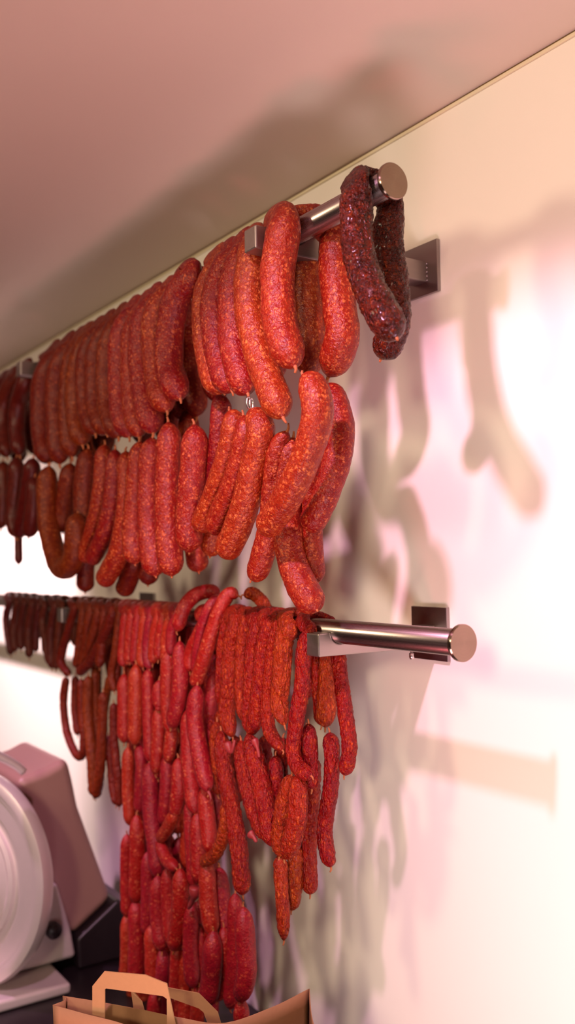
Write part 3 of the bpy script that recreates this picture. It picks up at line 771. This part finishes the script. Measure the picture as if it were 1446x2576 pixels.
def strap(name, pts, w, side):
    """flat folded paper strap: ribbon through pts, side = direction of its width per point"""
    V = []; Fc = []; n = len(pts)
    for p, s in zip(pts, side):
        V += [p + s * w / 2 - BO, p - s * w / 2 - BO]
    for i in range(n - 1): Fc.append((2 * i, 2 * i + 1, 2 * i + 3, 2 * i + 2))
    o = mesh_obj(name, V, Fc, M['kraft2'], bag, smooth=False)
    m = o.modifiers.new('s', 'SOLIDIFY'); m.thickness = .0016; m.offset = 0
    return o
def strap_px(name, inner, outer, y_or):
    """the strap's two edges surveyed on the upright plane it stands in"""
    a, n0 = y_or
    def on(u, v):
        d = Vector(ROT @ _ray(u, v)); return d * (a.dot(n0) / d.dot(n0))
    V = []; Fc = []
    for p, q in zip(inner, outer): V += [on(*p) - BO, on(*q) - BO]
    for i in range(len(inner) - 1): Fc.append((2 * i, 2 * i + 1, 2 * i + 3, 2 * i + 2))
    o = mesh_obj(name, V, Fc, M['kraft2'], bag, smooth=False)
    m = o.modifiers.new('s', 'SOLIDIFY'); m.thickness = .0018; m.offset = 0
    return o
dirw = (D_ - A); dirw.z = 0; nf = dirw.cross(Vector((0, 0, 1))).normalized()
dirb = (Cc - B_); dirb.z = 0; nb = dirb.cross(Vector((0, 0, 1))).normalized()
strap_px('handle', [(264, 2660), (264, 2488), (268, 2486), (410, 2505), (420, 2512), (422, 2680)], [(233, 2660), (233, 2480), (263, 2443), (366, 2452), (420, 2474), (463, 2680)], (A.lerp(D_, .4) + Vector((0, 0, 0)), nf)).hide_render = False
strap_px('handle', [(350, 2640), (330, 2495), (335, 2491), (400, 2500), (500, 2536), (512, 2546), (545, 2640)], [(388, 2640), (358, 2520), (318, 2468), (428, 2485), (500, 2498), (548, 2546), (575, 2640)], (B_.lerp(Cc, .5), nb))

# ------------------------------------------------------------------ light
def spot(loc, aim, watts, col, angle, blend=.5, rad=.03):
    l = bpy.data.lights.new('unseen_spot', 'SPOT'); l.energy = watts; l.color = col  # all out of view: ceiling spots, shop and counter lamp, added fills
    l.spot_size = math.radians(angle); l.spot_blend = blend; l.shadow_soft_size = rad
    o = bpy.data.objects.new('unseen_spot', l); o.location = loc
    o.rotation_euler = (Vector(aim) - Vector(loc)).to_track_quat('-Z', 'Y').to_euler()
    return link(o)
PINK = (1.0, .52, .78); WARM = (1.0, .80, .55)
spot((.08, .74, .70), (.94, .95, -.72), 68, PINK, 90, .4, .030)              # pink meat spotlights under the ceiling
spot((.04, 2.30, .70), (.58, 2.12, -.85), 80, (1, .50, .86), 44, .5, .03)
spot((.10, 3.0, .70), (1.03, 3.18, -.30), 300, (1, .74, .80), 58, .7, .05)
spot((-1.2, -.7, .40), (1.0, 1.0, -.25), 108, WARM, 110, .9, .16)             # warm shop lamp
spot((-1.1, 1.6, .60), (1.0, 2.0, .62), 56, (1, .80, .54), 140, .9, .14)  # added warm fill, lifts the ceiling and wall strip above the far rail
spot((.16, .25, -.84), (1.035, .75, -.42), 52, (1, .79, .82), 140, .9, .20)  # added low fill, brightens the lower wall
spot((.22, .78, -1.02), (.55, .9, .7), 25, (1, .20, .23), 140, .9, .13)  # unseen counter lamp, throws the rail's shadow up onto the ceiling
w = bpy.data.worlds.new('room_air'); scn.world = w; w.use_nodes = True
w.node_tree.nodes['Background'].inputs[0].default_value = (1, .8, .65, 1); w.node_tree.nodes['Background'].inputs[1].default_value = .05

# ------------------------------------------------------------------ camera
cam = bpy.data.cameras.new('camera'); co = bpy.data.objects.new('camera', cam); link(co)
cam.sensor_fit = 'VERTICAL'; cam.sensor_height = 36; cam.sensor_width = 36; cam.lens = F / 2576 * 36
Rm = Matrix([list(r) for r in ROT]).to_4x4()
co.matrix_world = Rm
cam.clip_start = .02; cam.clip_end = 30
cam.dof.use_dof = True; cam.dof.focus_distance = 1.33; cam.dof.aperture_fstop = 2.8
scn.camera = co
scn.view_settings.view_transform = 'Standard'; scn.view_settings.look = 'None'
scn.view_settings.exposure = 0; scn.view_settings.gamma = 1; scn.view_settings.use_curve_mapping = False
